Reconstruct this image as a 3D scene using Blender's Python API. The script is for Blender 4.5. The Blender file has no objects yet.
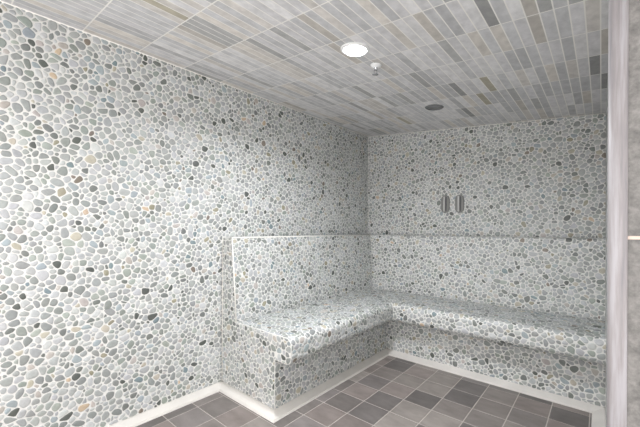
import bpy, bmesh, math, random
import numpy as np
from mathutils import Vector, Matrix

# ------------------------------------------------------------------ camera, light, exposure
scn = bpy.context.scene
C = scn.collection
XL, YB, ZF = -2.1971, 3.4615, -1.2          # left wall, back wall, floor (camera is the origin)
XR = 0.0275                                  # right wall
C0, C1, C2 = 1.1444, -0.0935, 0.0163         # sloping ceiling plane
def zc(x, y): return C0 + C1 * (x - XL) + C2 * (y - YB)

cam = bpy.data.cameras.new('camera'); cam_o = bpy.data.objects.new('camera', cam); C.objects.link(cam_o)
cam.sensor_width = 36.0; cam.lens = 36.0 * 327.13 / 640.0; cam.shift_y = 15.43 / 640.0
cam.clip_start = 0.01
ya, pi_, ro = [math.radians(v) for v in (40.7069, 0.0105, 0.2868)]
F = Vector((-math.sin(ya) * math.cos(pi_), math.cos(ya) * math.cos(pi_), math.sin(pi_)))
R0 = Vector((math.cos(ya), math.sin(ya), 0)); U0 = R0.cross(F)
RR = math.cos(ro) * R0 + math.sin(ro) * U0; UU = -math.sin(ro) * R0 + math.cos(ro) * U0
cam_o.matrix_world = Matrix(((RR.x, UU.x, -F.x, 0), (RR.y, UU.y, -F.y, 0), (RR.z, UU.z, -F.z, 0), (0, 0, 0, 1)))
scn.camera = cam_o

world = bpy.data.worlds.new('world'); scn.world = world; world.use_nodes = True
world.node_tree.nodes['Background'].inputs[0].default_value = (1.0, 0.98, 0.965, 1)
world.node_tree.nodes['Background'].inputs[1].default_value = 2.15

LAMP = (-1.046, 1.507)
def add_area(name, loc, size, power, color, spread=170, normal=(0, 0, -1)):
    l = bpy.data.lights.new(name, 'AREA'); l.shape = 'DISK'; l.size = size; l.energy = power
    l.color = color; l.spread = math.radians(spread)
    o = bpy.data.objects.new(name, l); C.objects.link(o); o.location = loc
    o.rotation_euler = Vector(normal).to_track_quat('-Z', 'Y').to_euler()
    return o
add_area('downlight_lamp', (LAMP[0], LAMP[1], zc(*LAMP) - 0.024), 0.11, 20, (0.94, 0.965, 1.0), 160)
add_area('unseen_fill_lamp', (-1.0, -0.1, zc(-1.0, -0.1) - 0.024), 0.12, 3, (1.0, 0.96, 0.91), 150)  # added lamp with an assumed position, brightens the near left wall

scn.view_settings.view_transform = 'Standard'; scn.view_settings.look = 'None'
scn.view_settings.gamma = 1; scn.view_settings.use_curve_mapping = False
scn.view_settings.exposure = 0.27

# ------------------------------------------------------------------ helpers
def lin(c):
    return tuple(((v / 255) / 12.92 if v / 255 <= .04045 else ((v / 255 + .055) / 1.055) ** 2.4) for v in c)
def tag(o, label=None, cat=None, group=None, kind=None):
    if label: o['label'] = label
    if cat: o['category'] = cat
    if group: o['group'] = group
    if kind: o['kind'] = kind
    return o
def obj(name, verts, faces, mats, parent=None, mi=None, cols=None, smooth=None):
    me = bpy.data.meshes.new(name)
    me.from_pydata([tuple(v) for v in verts], [], faces)
    for m in (mats if isinstance(mats, (list, tuple)) else [mats]): me.materials.append(m)
    if mi is not None: me.polygons.foreach_set('material_index', np.array(mi, dtype=np.int32))
    if cols is not None:
        a = me.attributes.new('tint', 'FLOAT_COLOR', 'FACE')
        arr = np.ones((len(faces), 4), dtype=np.float32); arr[:, :3] = np.array(cols, dtype=np.float32)
        a.data.foreach_set('color', arr.ravel())
    if smooth is not None:
        me.polygons.foreach_set('use_smooth', np.array(smooth, dtype=bool) if not isinstance(smooth, bool) else np.full(len(faces), smooth))
    me.update()
    o = bpy.data.objects.new(name, me); C.objects.link(o)
    if parent: o.parent = parent
    return o
def empty(name, loc=(0, 0, 0), rot=None):
    o = bpy.data.objects.new(name, None); C.objects.link(o); o.location = loc
    if rot is not None: o.rotation_euler = rot
    o.empty_display_size = .05
    return o

# ------------------------------------------------------------------ materials
def newmat(name, rough=.5):
    m = bpy.data.materials.new(name); m.use_nodes = True
    n = m.node_tree; b = n.nodes['Principled BSDF']; b.inputs['Roughness'].default_value = rough
    return m, n, b
def noise(n, scale, detail=3, rough=.5, vec=None, stretch=None):
    t = n.nodes.new('ShaderNodeTexNoise'); t.inputs['Scale'].default_value = scale
    t.inputs['Detail'].default_value = detail; t.inputs['Roughness'].default_value = rough
    tc = n.nodes.new('ShaderNodeTexCoord')
    src = tc.outputs['Object']
    if stretch:
        mp = n.nodes.new('ShaderNodeMapping'); mp.inputs['Scale'].default_value = stretch
        n.links.new(src, mp.inputs[0]); src = mp.outputs[0]
    n.links.new(src, t.inputs['Vector'])
    return t
def bump(n, b, src, strength, dist=.002):
    bp = n.nodes.new('ShaderNodeBump'); bp.inputs['Strength'].default_value = strength; bp.inputs['Distance'].default_value = dist
    n.links.new(src, bp.inputs['Height']); n.links.new(bp.outputs[0], b.inputs['Normal'])
def mixmul(n, a, bsock, lo, hi):
    """a * remap(b, lo..hi)"""
    mr = n.nodes.new('ShaderNodeMapRange'); mr.inputs['From Min'].default_value = .3; mr.inputs['From Max'].default_value = .7
    mr.inputs['To Min'].default_value = lo; mr.inputs['To Max'].default_value = hi; n.links.new(bsock, mr.inputs['Value'])
    vm = n.nodes.new('ShaderNodeVectorMath'); vm.operation = 'SCALE'
    n.links.new(a, vm.inputs[0]); n.links.new(mr.outputs[0], vm.inputs['Scale'])
    return vm.outputs[0]
def simple(name, c, rough=.5, metal=0, nz=None):
    m, n, b = newmat(name, rough); b.inputs['Metallic'].default_value = metal
    b.inputs['Base Color'].default_value = (*lin(c), 1)
    if nz:
        rgb = n.nodes.new('ShaderNodeRGB'); rgb.outputs[0].default_value = (*lin(c), 1)
        t = noise(n, nz[0], 4); n.links.new(mixmul(n, rgb.outputs[0], t.outputs[0], nz[1], nz[2]), b.inputs['Base Color'])
    return m
def tinted(name, rough, scale, lo, hi, bstr=0, bscale=0, stretch=None, spec=.5):
    m, n, b = newmat(name, rough); b.inputs['Specular IOR Level'].default_value = spec
    at = n.nodes.new('ShaderNodeAttribute'); at.attribute_name = 'tint'
    t = noise(n, scale, 4, .6, stretch=stretch)
    n.links.new(mixmul(n, at.outputs['Color'], t.outputs[0], lo, hi), b.inputs['Base Color'])
    if bstr: t2 = noise(n, bscale, 4, .6, stretch=stretch); bump(n, b, t2.outputs[0], bstr)
    return m
M_grout = simple('pebble_grout', (226, 225, 222), .8, nz=(9, .95, 1.03))
M_pebble = tinted('river_pebble', .42, 60, .9, 1.1)
M_fgrout = simple('floor_grout', (196, 188, 182), .8, nz=(14, .88, 1.06))
M_slate = tinted('floor_slate', .42, 7, .82, 1.2, .35, 18, (1, 1.8, 1))
M_cgrout = simple('ceiling_grout', (236, 234, 230), .8)
M_cstone = tinted('ceiling_stone', .6, 22, .84, 1.12, .6, 40, (1, .7, 1))
M_trim = simple('white_stone_trim', (222, 218, 213), .38, nz=(6, .9, 1.04))
M_caulk = simple('white_caulk', (240, 238, 232), .5)
M_white = simple('white_enamel', (235, 235, 235), .4)
M_chrome = simple('chrome', (205, 207, 210), .18, 1)
M_brush = simple('brushed_steel', (176, 176, 178), .38, 1)
M_ridge = simple('pale_vent_ridge', (205, 205, 203), .45)
M_plate = simple('dull_metal', (128, 128, 126), .5, .3)
M_dark = simple('dark_slot', (78, 78, 80), .6)
M_baffle = simple('grey_baffle', (120, 122, 124), .5)
M_wallpaint = simple('plain_plaster', (190, 186, 180), .8)
def make_marble():
    m, n, b = newmat('veined_marble', .55)
    t = noise(n, 7, 6, .6, stretch=(9, 9, .55)); r = n.nodes.new('ShaderNodeValToRGB')
    r.color_ramp.elements[0].position = .3; r.color_ramp.elements[0].color = (*lin((126, 123, 128)), 1)
    r.color_ramp.elements[1].position = .62; r.color_ramp.elements[1].color = (*lin((168, 165, 169)), 1)
    e = r.color_ramp.elements.new(.48); e.color = (*lin((150, 145, 146)), 1)
    n.links.new(t.outputs[0], r.inputs[0]); n.links.new(r.outputs[0], b.inputs['Base Color'])
    return m
M_marble = make_marble()
def make_entry_tile():
    m, n, b = newmat('entry_stone_tile', .6)
    t = noise(n, 55, 6, .7); r = n.nodes.new('ShaderNodeValToRGB')
    r.color_ramp.elements[0].position = .33; r.color_ramp.elements[0].color = (*lin((96, 94, 92)), 1)
    r.color_ramp.elements[1].position = .68; r.color_ramp.elements[1].color = (*lin((138, 135, 132)), 1)
    n.links.new(t.outputs[0], r.inputs[0]); n.links.new(r.outputs[0], b.inputs['Base Color']); bump(n, b, t.outputs[0], .3)
    return m
M_entry = make_entry_tile()
def make_glow():
    m, n, b = newmat('lit_diffuser', .4)
    b.inputs['Base Color'].default_value = (1, 1, 1, 1)
    b.inputs['Emission Color'].default_value = (.93, .97, 1, 1); b.inputs['Emission Strength'].default_value = 40
    return m
M_glow = make_glow()

# ------------------------------------------------------------------ pebble mosaic generator (real relief, one stone per cell)
PAL = [((192, 194, 194), 10), ((181, 183, 184), 20), ((170, 173, 173), 24), ((157, 160, 159), 20), ((142, 146, 144), 12),
       ((122, 126, 123), 6), ((94, 98, 94), 2.4), ((163, 169, 163), 5), ((146, 153, 147), 4), ((159, 168, 172), 4),
       ((128, 143, 147), .8), ((182, 176, 162), 2.6), ((196, 176, 154), .25), ((184, 178, 173), 2.2), ((152, 148, 130), 1.1), ((130, 121, 112), .6)]
PAL_C = [np.array(lin(c)) for c, w in PAL]; PAL_W = [w for c, w in PAL]
NP = 14
def dist_seg(p, a, b):
    ax, ay = a; bx, by = b; dx, dy = bx - ax, by - ay
    L = dx * dx + dy * dy
    t = max(0, min(1, ((p[0] - ax) * dx + (p[1] - ay) * dy) / L)) if L > 0 else 0
    return math.hypot(p[0] - ax - t * dx, p[1] - ay - t * dy)
def inside(p, poly):
    x, y = p; c = False; j = len(poly) - 1
    for i in range(len(poly)):
        xi, yi = poly[i]; xj, yj = poly[j]
        if (yi > y) != (yj > y) and x < (xj - xi) * (y - yi) / (yj - yi) + xi: c = not c
        j = i
    return c
def clip(poly, nx, ny, d):
    out = []; n = len(poly)
    if n == 0: return out
    px, py = poly[-1]; pv = px * nx + py * ny - d
    for q in poly:
        qx, qy = q; qv = qx * nx + qy * ny - d
        if (pv < 0) != (qv < 0):
            t = pv / (pv - qv); out.append((px + (qx - px) * t, py + (qy - py) * t))
        if qv <= 0: out.append(q)
        px, py, pv = qx, qy, qv
    return out
def resample(poly, n):
    # round the corners, then space n points evenly
    for _ in range(2):
        q = []; m = len(poly)
        for i in range(m):
            a = poly[i]; b = poly[(i + 1) % m]
            q.append((a[0] * .75 + b[0] * .25, a[1] * .75 + b[1] * .25)); q.append((a[0] * .25 + b[0] * .75, a[1] * .25 + b[1] * .75))
        poly = q
    P = np.array(poly + [poly[0]]); d = np.hypot(*(P[1:] - P[:-1]).T); s = np.concatenate([[0], np.cumsum(d)])
    t = np.arange(n) / n * s[-1]
    return np.stack([np.interp(t, s, P[:, 0]), np.interp(t, s, P[:, 1])], 1)

def pebble_cells(outline, seed, density=1.0, edge=.003, g=.0023):
    rnd = random.Random(seed)
    xs = [p[0] for p in outline]; ys = [p[1] for p in outline]
    x0, x1, y0, y1 = min(xs), max(xs), min(ys), max(ys); area = (x1 - x0) * (y1 - y0)
    G = .045; grid = {}
    sites = []
    sgn = sum(outline[i][0] * outline[(i + 1) % len(outline)][1] - outline[(i + 1) % len(outline)][0] * outline[i][1] for i in range(len(outline)))
    if sgn < 0: outline = outline[::-1]
    def near(x, y):
        gx, gy = int(x // G), int(y // G)
        for a in range(gx - 1, gx + 2):
            for b in range(gy - 1, gy + 2):
                for s in grid.get((a, b), ()): yield s
    # (mean radius, share of attempts)
    for rlo, rhi, per in ((.0185, .0225, 140), (.0152, .0185, 1200), (.012, .0152, 3400), (.0092, .012, 3500), (.0074, .0092, 3200)):
        for _ in range(int(area * per * density)):
            x = rnd.uniform(x0, x1); y = rnd.uniform(y0, y1)
            r = rnd.uniform(rlo, rhi); asp = math.sqrt(rnd.choice((1.08, 1.25, 1.4, 1.6, 1.9))); th = rnd.gauss(0, .75) if rnd.random() < .6 else rnd.uniform(0, math.pi)
            a2, b2 = (r * asp) ** 2, (r / asp) ** 2; c, s = math.cos(th), math.sin(th)
            S = (a2 * c * c + b2 * s * s, (a2 - b2) * c * s, a2 * s * s + b2 * c * c)
            ok = True
            for q in near(x, y):
                dx, dy = q[0] - x, q[1] - y; D = dx * dx + dy * dy
                if D < 1e-9: ok = False; break
                ei = math.sqrt((S[0] * dx * dx + 2 * S[1] * dx * dy + S[2] * dy * dy) / D)
                T = q[2]; ej = math.sqrt((T[0] * dx * dx + 2 * T[1] * dx * dy + T[2] * dy * dy) / D)
                if D < (.93 * (ei + ej)) ** 2: ok = False; break
            if not ok or not inside((x, y), outline): continue
            st = (x, y, S, r, asp, c, s); sites.append(st)
            grid.setdefault((int(x // G), int(y // G)), []).append(st)
    out = []
    for st in sites:
        x, y, S, r, asp, c, s = st
        poly = []; k = 1.5
        for i in range(12):
            a = 2 * math.pi * i / 12; ex, ey = k * r * asp * math.cos(a), k * r / asp * math.sin(a)
            poly.append((x + ex * c - ey * s, y + ex * s + ey * c))
        for q in near(x, y):
            if q is st: continue
            dx, dy = q[0] - x, q[1] - y; D = math.sqrt(dx * dx + dy * dy)
            if D > .085: continue
            nx, ny = dx / D, dy / D
            ei = math.sqrt(S[0] * nx * nx + 2 * S[1] * nx * ny + S[2] * ny * ny)
            T = q[2]; ej = math.sqrt(T[0] * nx * nx + 2 * T[1] * nx * ny + T[2] * ny * ny)
            w = D * ei / (ei + ej) - g
            poly = clip(poly, nx, ny, x * nx + y * ny + w)
            if len(poly) < 3: break
        if len(poly) < 3: continue
        R = max(math.hypot(p[0] - x, p[1] - y) for p in poly)
        n = len(outline)
        for i in range(n):
            a, b = outline[i], outline[(i + 1) % n]
            if dist_seg((x, y), a, b) < R + edge:
                ex, ey = b[0] - a[0], b[1] - a[1]; L = math.hypot(ex, ey)
                if L < 1e-6: continue
                nx, ny = ey / L, -ex / L        # outward for CCW
                if (x - a[0]) * nx + (y - a[1]) * ny > 0: continue
                poly = clip(poly, nx, ny, a[0] * nx + a[1] * ny - edge)
                if len(poly) < 3: break
        if len(poly) < 3: continue
        A = .5 * abs(sum(poly[i][0] * poly[(i + 1) % len(poly)][1] - poly[(i + 1) % len(poly)][0] * poly[i][1] for i in range(len(poly))))
        if A < 3e-5: continue
        out.append((resample(poly, NP), A))
    return out

class Sheet:
    """collects grout faces and pebbles of one surface into one mesh"""
    def __init__(s, seed): s.v = []; s.f = []; s.mi = []; s.c = []; s.sm = []; s.seed = seed; s.rnd = random.Random(seed * 7 + 1)
    def face(s, pts, flip=False):
        i = len(s.v); s.v += [tuple(p) for p in pts]; idx = list(range(i, i + len(pts)))
        s.f.append(tuple(idx[::-1] if flip else idx)); s.mi.append(0); s.c.append((1, 1, 1)); s.sm.append(False)
    def pebbles(s, outline, fmap, H=.003, density=1.0, base=-.0005):
        """fmap((N,2) array) -> positions (N,3), normals (N,3)"""
        cells = pebble_cells(outline, s.seed, density); s.seed += 11
        rnd = s.rnd
        for poly, A in cells:
            cen = poly.mean(0); h = H * rnd.uniform(.75, 1.15)
            rings = np.concatenate([poly, cen + (poly - cen) * .955, cen + (poly - cen) * .84, cen + (poly - cen) * .55, cen[None]])
            hh = np.concatenate([np.full(NP, base), np.full(NP, h * .55), np.full(NP, h * .9), np.full(NP, h * 1.08), [h * 1.12]])
            P, N = fmap(rings); P = P + N * hh[:, None]
            i = len(s.v); s.v += P.tolist()
            a = P[NP] - P[0]; e = P[1] - P[0]; fl = np.dot(np.cross(e, P[-1] - P[0]), N[0]) < 0
            col = PAL_C[rnd.choices(range(len(PAL)), PAL_W)[0]] * rnd.uniform(.9, 1.1)
            col = tuple(np.clip(col * np.array([1, rnd.uniform(.985, 1.02), rnd.uniform(.97, 1.03)]), 0, 1))
            for k in range(3):
                for j in range(NP):
                    j2 = (j + 1) % NP; q = (i + k * NP + j, i + k * NP + j2, i + (k + 1) * NP + j2, i + (k + 1) * NP + j)
                    s.f.append(q[::-1] if fl else q)
            for j in range(NP):
                q = (i + 3 * NP + j, i + 3 * NP + (j + 1) % NP, i + 4 * NP); s.f.append(q[::-1] if fl else q)
            n = 4 * NP; s.mi += [1] * n; s.c += [col] * n; s.sm += [True] * n
    def build(s, name, parent=None):
        return obj(name, s.v, s.f, [M_grout, M_pebble], parent, s.mi, s.c, s.sm)

def plane_map(o, ux, uy, n):
    o, ux, uy, n = [np.array(a, float) for a in (o, ux, uy, n)]
    def f(q): return o + q[:, :1] * ux + q[:, 1:] * uy, np.tile(n, (len(q), 1))
    return f

# ------------------------------------------------------------------ setting: walls
YE = 1.4155; ZL = -.0678; T1 = .1204; T2 = .1758; ZS = -.6831; SD = .7496; NB = -.8418; BD = .5982
Y0 = -.45                                        # near end of the left wall, behind the camera
# left wall
s = Sheet(3)
s.face([(XL, Y0, ZF), (XL, YB, ZF), (XL, YB, zc(XL, YB)), (XL, Y0, zc(XL, Y0))], True)
s.pebbles([(Y0, ZF + .032), (YE - .0035, ZF + .032), (YE - .0035, ZL + .004), (YE, ZL + .002), (YB, ZL + .002), (YB, zc(XL, YB)), (Y0, zc(XL, Y0))],
          plane_map((XL, 0, 0), (0, 1, 0), (0, 0, 1), (1, 0, 0)))
o = s.build('wall_left'); tag(o, 'long left wall covered in pale grey river pebble mosaic', kind='structure')
# back wall
s = Sheet(101)
s.face([(XL, YB, ZF), (XR, YB, ZF), (XR, YB, zc(XR, YB)), (XL, YB, zc(XL, YB))])
s.pebbles([(XL, ZL + .002), (XR, ZL + .002), (XR, zc(XR, YB)), (XL, zc(XL, YB))], plane_map((0, YB, 0), (1, 0, 0), (0, 0, 1), (0, -1, 0)))
o = s.build('wall_back'); tag(o, 'back wall of grey green river pebble mosaic above the bench', kind='structure')
# right wall, seen almost edge-on
YJ = 1.0
s = Sheet(205)
s.face([(XR, YJ + .1, ZF), (XR, YB, ZF), (XR, YB, zc(XR, YB)), (XR, YJ + .1, zc(XR, YJ + .1))])
def prof_cut(z): return YB - (T1 if z > ZS else SD)
s.pebbles([(YJ + .1, ZF + .036), (YB - BD - .004, ZF + .036), (YB - BD - .008, NB - .014), (YB - SD - .008, NB - .014), (YB - SD - .008, ZS + .008), (YB - T2 - .008, ZS + .008), (YB - T1 - .008, ZL + .008), (YB, ZL + .008), (YB, zc(XR, YB)), (YJ + .1, zc(XR, YJ + .1))],
          plane_map((XR, 0, 0), (0, 1, 0), (0, 0, 1), (-1, 0, 0)), density=.7)
o = s.build('wall_right'); tag(o, 'right pebble mosaic wall seen edge-on beside the marble jamb', kind='structure')

# generic tile field: list of (x0,x1,y0,y1) rects with colours on a plane z(x,y), facing +-z
def tile_field(name, base_poly, rects, cols, zf, up, mats, th=.0015, gap=None):
    v = []; f = []; mi = []; c = []; sg = 1 if up else -1
    for p in [base_poly]:
        idx = []
        for q in p: idx.append(len(v)); v.append((q[0], q[1], zf(*q)))
        f.append(tuple(idx if up else idx[::-1])); mi.append(0); c.append((1, 1, 1))
    for (x0, x1, y0, y1), col in zip(rects, cols):
        i = len(v); b = .0012
        for (X0, X1, Y0_, Y1, h) in ((x0, x1, y0, y1, 0), (x0 + b * .3, x1 - b * .3, y0 + b * .3, y1 - b * .3, th * .6), (x0 + b, x1 - b, y0 + b, y1 - b, th)):
            for q in ((X0, Y0_), (X1, Y0_), (X1, Y1), (X0, Y1)): v.append((q[0], q[1], zf(*q) + sg * h))
        fs = []
        for k in range(2):
            for j in range(4): fs.append((i + 4 * k + j, i + 4 * k + (j + 1) % 4, i + 4 * k + 4 + (j + 1) % 4, i + 4 * k + 4 + j))
        fs.append((i + 8, i + 9, i + 10, i + 11))
        for q in fs: f.append(q if up else q[::-1]); mi.append(1); c.append(col)
    return obj(name, v, f, mats, None, mi, c, False)

# floor: 20 cm slate tiles
rnd = random.Random(5)
T = .2001; GX, GY = -1.4535, 1.7359; FX1 = 1.3
FP = [(138, 131, 127), (130, 123, 119), (121, 115, 112), (112, 107, 105), (143, 136, 131), (134, 125, 121), (109, 104, 102), (126, 120, 118)]
rects = []; cols = []
for i in range(-6, 16):
    for j in range(-13, 12):
        x0, x1, y0, y1 = GX + i * T, GX + (i + 1) * T, GY + j * T, GY + (j + 1) * T
        x0, x1, y0, y1 = max(x0, XL), min(x1, FX1), max(y0, Y0), min(y1, YB)
        if x1 - x0 < .01 or y1 - y0 < .01: continue
        g = .0024
        rects.append((x0 + g, x1 - g, y0 + g, y1 - g))
        cols.append(tuple(np.array(lin(rnd.choice(FP))) * rnd.uniform(.9, 1.1)))
o = tile_field('floor', [(XL, Y0), (FX1, Y0), (FX1, YB), (XL, YB)], rects, cols, lambda x, y: ZF - .0012, True, [M_fgrout, M_slate])
tag(o, 'dark taupe slate tile floor with pale grout lines', kind='structure')

# ceiling: rows of narrow stone strips
rnd = random.Random(11)
CP = [((210, 209, 211), 24), ((220, 219, 220), 18), ((202, 202, 204), 22), ((190, 190, 192), 14), ((208, 204, 200), 10), ((174, 174, 174), 9), ((192, 187, 181), 4), ((150, 150, 150), 2), ((214, 209, 203), 5), ((176, 170, 154), 1.5)]
CT, CG, CW, CX = .2897, .5145, .0497, -.354
rects = []; cols = []
for j in range(-4, 11):
    y0, y1 = CG + j * CT, CG + (j + 1) * CT
    y0, y1 = max(y0, Y0), min(y1, YB)
    if y1 - y0 < .02: continue
    i = -40
    while CX + i * CW < FX1:
        x0, x1 = CX + i * CW, CX + (i + 1) * CW
        i += 1
        x0, x1 = max(x0, XL), min(x1, FX1)
        if x1 - x0 < .01: continue
        rects.append((x0 + .0027, x1 - .0027, y0 + .0032, y1 - .0032))
        cols.append(tuple(np.array(lin(rnd.choices([c for c, w in CP], [w for c, w in CP])[0])) * rnd.uniform(.93, 1.07)))
o = tile_field('ceiling', [(XL, Y0), (FX1, Y0), (FX1, YB), (XL, YB)], rects, cols, lambda x, y: zc(x, y), False, [M_cgrout, M_cstone], th=.0004)
tag(o, 'sloping ceiling of narrow pale grey stone strips in rows', kind='structure')

# jamb and entry wall to the right of the opening
JX0, JX1 = .0114, .0448
v = []; f = []; prof = []
for k in range(9):                                # rounded nose on the room side
    a = math.pi / 2 + math.pi / 2 * k / 8
    prof.append((JX0 + .012 + .012 * math.cos(a), YJ + .118 + .012 * math.sin(a)))
for k in range(9):
    a = math.pi + math.pi / 2 * k / 8
    prof.append((JX0 + .012 + .012 * math.cos(a), YJ + .012 + .012 * math.sin(a)))
prof += [(JX1 - .004, YJ), (JX1, YJ + .004), (JX1, YJ + .13)]
n = len(prof)
for p in prof: v.append((p[0], p[1], ZF))
for p in prof: v.append((p[0], p[1], zc(*p)))
for j in range(n): f.append((j, (j + 1) % n, n + (j + 1) % n, n + j))
f.append(tuple(range(n))[::-1]); f.append(tuple(range(n, 2 * n)))
o = obj('trim_1', v, f, M_marble, smooth=[True] * n + [False, False]); tag(o, 'veined white marble door jamb standing at the right edge', kind='structure')
# entry wall: large stone tiles with a joint near eye height
v = []; f = []; mi = []
def quad_y(x0, x1, z0, z1, y, m, zt=None):
    i = len(v)
    for (x, z) in ((x0, z0), (x1, z0), (x1, z1), (x0, z1)): v.append((x, y, z))
    if zt: v[i + 2] = (x1, y, zt(x1, y)); v[i + 3] = (x0, y, zt(x0, y))
    f.append((i, i + 1, i + 2, i + 3)); mi.append(m)
EX1 = FX1; yw = YJ + .006
quad_y(JX1, EX1, ZF, 0, yw + .002, 1, zc)
zj = -.016; th = .6
zs_ = [ZF, zj - th, zj, zj + th, None]
for a in range(4):
    xk = JX1
    while xk < EX1 - .05:
        x1 = min(xk + .3, EX1)
        z0 = zs_[a] + .004
        if zs_[a + 1] is None: quad_y(xk, x1 - .004, z0, 0, yw, 0, zc)
        else: quad_y(xk, x1 - .004, z0, zs_[a + 1] - .004, yw, 0)
        xk = x1
o = obj('wall_entry', v, f, [M_entry, simple('entry_grout', (222, 202, 190), .8)], None, mi); tag(o, 'entry wall of large grey stone tiles right of the marble jamb', kind='structure')

# ------------------------------------------------------------------ L-shaped pebble bench
class Profile:
    def __init__(s, pts):
        s.p = np.array(pts, float); d = np.hypot(*(s.p[1:] - s.p[:-1]).T); s.s = np.concatenate([[0], np.cumsum(d)]); s.L = s.s[-1]
    def at(s, t):
        t = np.clip(t, 0, s.L); o = np.interp(t, s.s, s.p[:, 0]); z = np.interp(t, s.s, s.p[:, 1])
        e = .004
        a, b = np.clip(t - e, 0, s.L), np.clip(t + e, 0, s.L)
        do = np.interp(b, s.s, s.p[:, 0]) - np.interp(a, s.s, s.p[:, 0]); dz = np.interp(b, s.s, s.p[:, 1]) - np.interp(a, s.s, s.p[:, 1])
        L = np.hypot(do, dz)
        return o, z, -dz / L, do / L          # outward normal (no, nz) for a profile running from the wall outwards then down
def arm_left(pr):
    def f(q):
        o, z, no, nz = pr.at(q[:, 1]); return np.stack([XLB + o, q[:, 0], z], 1), np.stack([no, 0 * no, nz], 1)
    return f
def arm_back(pr):
    def f(q):
        o, z, no, nz = pr.at(q[:, 1]); return np.stack([q[:, 0], YB - o, z], 1), np.stack([0 * no, -no, nz], 1)
    return f
def bench_sheet(name, pts, seed, parent, H=.003):
    pr = Profile(pts); s = Sheet(seed)
    for (o0, z0), (o1, z1) in zip(pts[:-1], pts[1:]):
        s.face([(XLB + o0, YE, z0), (XLB + o1, YE, z1), (XLB + o1, YB - o1, z1), (XLB + o0, YB - o0, z0)])
        s.face([(XLB + o0, YB - o0, z0), (XLB + o1, YB - o1, z1), (XRB, YB - o1, z1), (XRB, YB - o0, z0)])
    ss = np.array(sorted(set(list(pr.s))))
    oo = np.interp(ss, pr.s, pr.p[:, 0])
    left = [(YE, 0)] + [(YB - b, a) for a, b in zip(ss, oo)] + [(YE, pr.L)]
    s.pebbles(left, arm_left(pr), H)
    back = [(XRB, 0), (XRB, pr.L)] + [(XLB + b, a) for a, b in zip(ss[::-1], oo[::-1])]
    s.pebbles(back, arm_back(pr), H)
    return s.build(name, parent)

XLB, XRB = XL + .0008, XR - .0008
bench = empty('pebble_bench', ((XL + .4), YB - .4, ZF))
tag(bench, 'L-shaped built-in bench and backrest clad in grey river pebbles along the left and back walls', 'bench')
bench_loc = Vector(bench.location)
def shift(o):                                     # parts are modelled in world coordinates
    o.location = -bench_loc; return o
rt = .045; rb = .05; SDm = SD
nose = [(T2, ZS)]
for k in range(9):
    a = math.pi / 2 - math.pi / 2 * k / 8; nose.append((SDm - rt + rt * math.cos(a), ZS - rt + rt * math.sin(a)))
for k in range(9):
    a = -math.pi / 2 * k / 8; nose.append((SDm - rb + rb * math.cos(a), NB + rb - .008 + rb * math.sin(a)))
nose.append((BD, NB - .004))
shift(bench_sheet('backrest', [(.0008, ZL), (T1 - .006, ZL), (T1, ZL - .006), (T2, ZS)], 301, bench))
shift(bench_sheet('seat', nose, 401, bench))
shift(bench_sheet('base', [(BD, NB - .004), (BD, ZF)], 501, bench))
# end panel facing the entrance
outl = [(0, ZF), (BD, ZF), (BD, NB - .004)] + nose[::-1][1:-1] + [(T2, ZS), (T1, ZL), (0, ZL)]
s = Sheet(601); s.face([(XLB + a, YE, b) for a, b in outl])
s.pebbles(outl, plane_map((XLB, YE, 0), (1, 0, 0), (0, 0, 1), (0, -1, 0)))
shift(s.build('end_panel', bench))

# low white stone trim along floor edges
BT, TH = .070, .034
TP = [(0, TH), (.012, TH), (.018, TH - .003), (BT - .012, .014), (BT - .008, .012), (BT - .007, .006), (BT, .004), (BT, 0)]
def sweep(name, path, mats, parent=None, prof=TP):
    """path: list of (x,y) with outward normals implied on the right-hand side; mitred"""
    v = []; f = []; n = len(path); m = len(prof)
    P = [Vector(p) for p in path]
    for i, p in enumerate(P):
        ds = []
        if i > 0: ds.append((p - P[i - 1]).normalized())
        if i < n - 1: ds.append((P[i + 1] - p).normalized())
        ns = [Vector((d.y, -d.x)) for d in ds]
        if len(ns) == 2:
            b = (ns[0] + ns[1]).normalized(); k = 1 / b.dot(ns[0]); off = b * k
        else: off = ns[0]
        for (o, z) in prof: v.append((p.x + off.x * o, p.y + off.y * o, ZF + z))
    for i in range(n - 1):
        for j in range(m - 1):
            f.append((i * m + j, i * m + j + 1, (i + 1) * m + j + 1, (i + 1) * m + j)[::-1])
    f.append(tuple(range(m))[::-1]); f.append(tuple((n - 1) * m + j for j in range(m)))
    return obj(name, v, f, mats, parent)
o = sweep('baseboard_left', [(XL, Y0), (XL, YE - .0)], M_trim); tag(o, 'low white stone skirting at the foot of the left wall', kind='structure')
tb = sweep('base_trim', [(XLB, YE), (XLB + BD, YE), (XLB + BD, YB - BD), (XRB, YB - BD)], M_trim, bench)
shift(tb); tb['label'] = 'white stone trim around the foot of the bench'
o = sweep('baseboard_right', [(XR, YB - BD), (XR, YJ + .13)], M_trim); tag(o, 'white stone skirting at the foot of the right wall', kind='structure')

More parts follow.
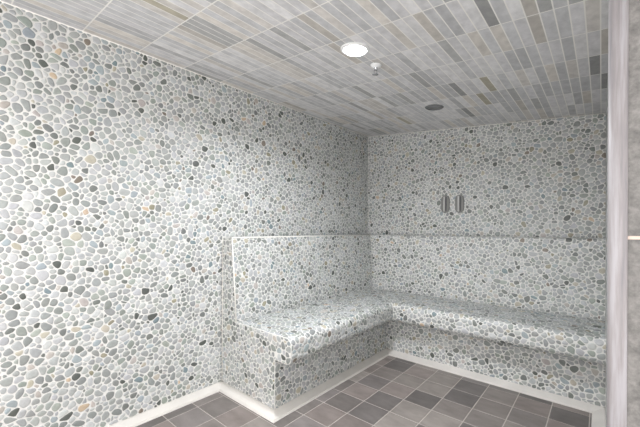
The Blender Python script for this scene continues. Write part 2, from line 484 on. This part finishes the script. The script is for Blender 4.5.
# caulk beads in the corners
def bead(name, a, b, r, parent=None, label=None):
    a = Vector(a); b = Vector(b); d = (b - a).normalized(); u = d.orthogonal().normalized(); w = d.cross(u)
    v = []; f = []; n = 8
    for p in (a, b):
        for k in range(n): t = 2 * math.pi * k / n; v.append(p + u * r * math.cos(t) + w * r * math.sin(t))
    for k in range(n): f.append((k, (k + 1) % n, n + (k + 1) % n, n + k))
    f.append(tuple(range(n))[::-1]); f.append(tuple(range(n, 2 * n)))
    o = obj(name, v, f, M_caulk, parent, smooth=[True] * n + [False] * 2)
    return o
o = bead('trim_2', (XL, YB, ZL), (XL, YB, zc(XL, YB)), .005); tag(o, 'thin white caulk line in the corner of the left and back walls', kind='structure')
o = bead('trim_3', (XL, YE, ZF + TH), (XL, YE, ZL), .004); tag(o, 'thin white caulk line where the bench end meets the left wall', kind='structure')
o = bead('trim_4', (XL, Y0, zc(XL, Y0)), (XL, YB, zc(XL, YB)), .006); tag(o, 'thin caulk line between left wall and ceiling', kind='structure')
o = bead('trim_5', (XL, YB, zc(XL, YB)), (XR, YB, zc(XR, YB)), .006); tag(o, 'thin caulk line between back wall and ceiling', kind='structure')

eb = bead('edge_bead', (XL + T1, YE, ZL - .001), (XL + T1, YB - T1, ZL - .001), .0045, bench); shift(eb); eb['label'] = 'white bead standing in for light on the top edge of the left backrest'  # bright line of light on the ledge, modelled as a white strip
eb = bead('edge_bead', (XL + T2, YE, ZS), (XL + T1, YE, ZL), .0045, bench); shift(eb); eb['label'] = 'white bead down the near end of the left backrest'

# ------------------------------------------------------------------ ceiling and wall fittings
def lathe(name, prof, mat, parent=None, n=40, smooth=True):
    v = []; f = []; m = len(prof)
    for k in range(n):
        a = 2 * math.pi * k / n
        for r, z in prof: v.append((r * math.cos(a), r * math.sin(a), z))
    for k in range(n):
        k2 = (k + 1) % n
        for j in range(m - 1): f.append((k * m + j, k2 * m + j, k2 * m + j + 1, k * m + j + 1))
    me = obj(name, v, f, mat, parent, smooth=smooth)
    bm = bmesh.new(); bm.from_mesh(me.data); bmesh.ops.remove_doubles(bm, verts=bm.verts, dist=1e-6); bmesh.ops.recalc_face_normals(bm, faces=bm.faces); bm.to_mesh(me.data); bm.free()
    return me
nrm = Vector((-C1, -C2, 1)).normalized()
crot = nrm.to_track_quat('Z', 'Y').to_euler()     # local z = ceiling normal pointing up
def ceil_root(name, x, y): return empty(name, (x, y, zc(x, y) - .0012), crot)

t = ceil_root('recessed_downlight', *LAMP); tag(t, 'lit round white recessed downlight in the stone strip ceiling', 'light')
lathe('trim_ring', [(.062, -.003), (.0655, -.010), (.074, -.008), (.080, -.003), (.081, 0), (.062, 0), (.062, -.003)], M_white, t)
lathe('diffuser', [(0, -.0145), (.03, -.0135), (.05, -.010), (.061, -.005), (.062, -.001), (0, -.001)], M_glow, t)

t = ceil_root('recessed_downlight', -1.0, -.1); tag(t, 'added unseen downlight brightening the near left wall, outside the picture', 'light')  # added fixture to carry the fill lamp, never in view
lathe('trim_ring', [(.062, -.003), (.0655, -.010), (.074, -.008), (.080, -.003), (.081, 0), (.062, 0), (.062, -.003)], M_white, t)
lathe('diffuser', [(0, -.0145), (.03, -.0135), (.05, -.010), (.061, -.005), (.062, -.001), (0, -.001)], M_glow, t)

t = ceil_root('sprinkler_head', -1.054, 1.745); tag(t, 'small white and chrome fire sprinkler head hanging behind the lit downlight', 'sprinkler')
lathe('escutcheon', [(0, -.016), (.012, -.016), (.020, -.013), (.033, -.005), (.037, 0), (0, 0)], M_white, t)
lathe('body', [(0, -.030), (.009, -.030), (.010, -.024), (.012, -.018), (.012, -.015), (0, -.015)], M_chrome, t, 20)
v = []; f = []
for sx in (-1, 1):
    i = len(v)
    for (x, z) in ((.009, -.026), (.013, -.036), (.012, -.046), (.003, -.054)):
        for (dx, dy) in ((-.0016, -.002), (.0016, -.002), (.0016, .002), (-.0016, .002)): v.append((sx * x + dx, dy, z))
    for k in range(3):
        for j in range(4): f.append((i + 4 * k + j, i + 4 * k + (j + 1) % 4, i + 4 * k + 4 + (j + 1) % 4, i + 4 * k + 4 + j))
obj('frame_arm', v, f, M_chrome, t)
lathe('deflector', [(0, -.058), (.018, -.0565), (.019, -.055), (.010, -.053), (0, -.052)], M_chrome, t, 24)

t = ceil_root('ceiling_fitting', -1.067, 2.70); tag(t, 'small unlit round grey recessed fitting in the ceiling near the back wall', 'ceiling fitting')
lathe('trim_ring', [(.056, -.002), (.059, -.008), (.068, -.007), (.075, -.002), (.0755, 0), (.056, 0), (.056, -.002)], M_baffle, t)
lathe('baffle', [(0, -.003), (.020, -.004), (.022, -.0015), (.056, -.003), (.056, 0), (0, 0)], M_brush, t)

def stadium(w, h, z0, z1, bev, n=10):
    """vertical oval plate in XZ, facing -Y; returns verts, faces"""
    def ring(ww, hh, y):
        r = ww / 2; out = []
        for k in range(n + 1): a = math.pi * k / n; out.append((r * math.cos(a), y, hh / 2 - r + r * math.sin(a)))
        for k in range(n + 1): a = math.pi + math.pi * k / n; out.append((r * math.cos(a), y, -hh / 2 + r + r * math.sin(a)))
        return out
    rs = [ring(w, h, -z0), ring(w, h, -z1 + bev), ring(w - 2 * bev, h - 2 * bev, -z1)]
    v = [p for r in rs for p in r]; m = len(rs[0]); f = []
    for k in range(2):
        for j in range(m): f.append((k * m + j, k * m + (j + 1) % m, (k + 1) * m + (j + 1) % m, (k + 1) * m + j))
    f.append(tuple(range(2 * m, 3 * m)))
    return v, f
def steam_vent(x, z, label):
    t = empty('wall_vent', (x, YB - .003, z)); tag(t, label, 'vent', 'oval vents on the back wall')
    v, f = stadium(.088, .185, 0, .010, .004); obj('plate', v, f, M_plate, t)
    v, f = stadium(.013, .150, .0102, .0125, .001); v = [(a + .010, b, c) for a, b, c in v]; obj('slot', v, f, M_dark, t)
    v, f = stadium(.014, .160, .0102, .020, .004); v = [(a - .008, b, c) for a, b, c in v]; obj('ridge', v, f, M_ridge, t)
    return t
steam_vent(-1.242, .268, 'left one of two vertical oval metal vents on the back pebble wall')
steam_vent(-1.098, .265, 'right one of two vertical oval metal vents on the back pebble wall')
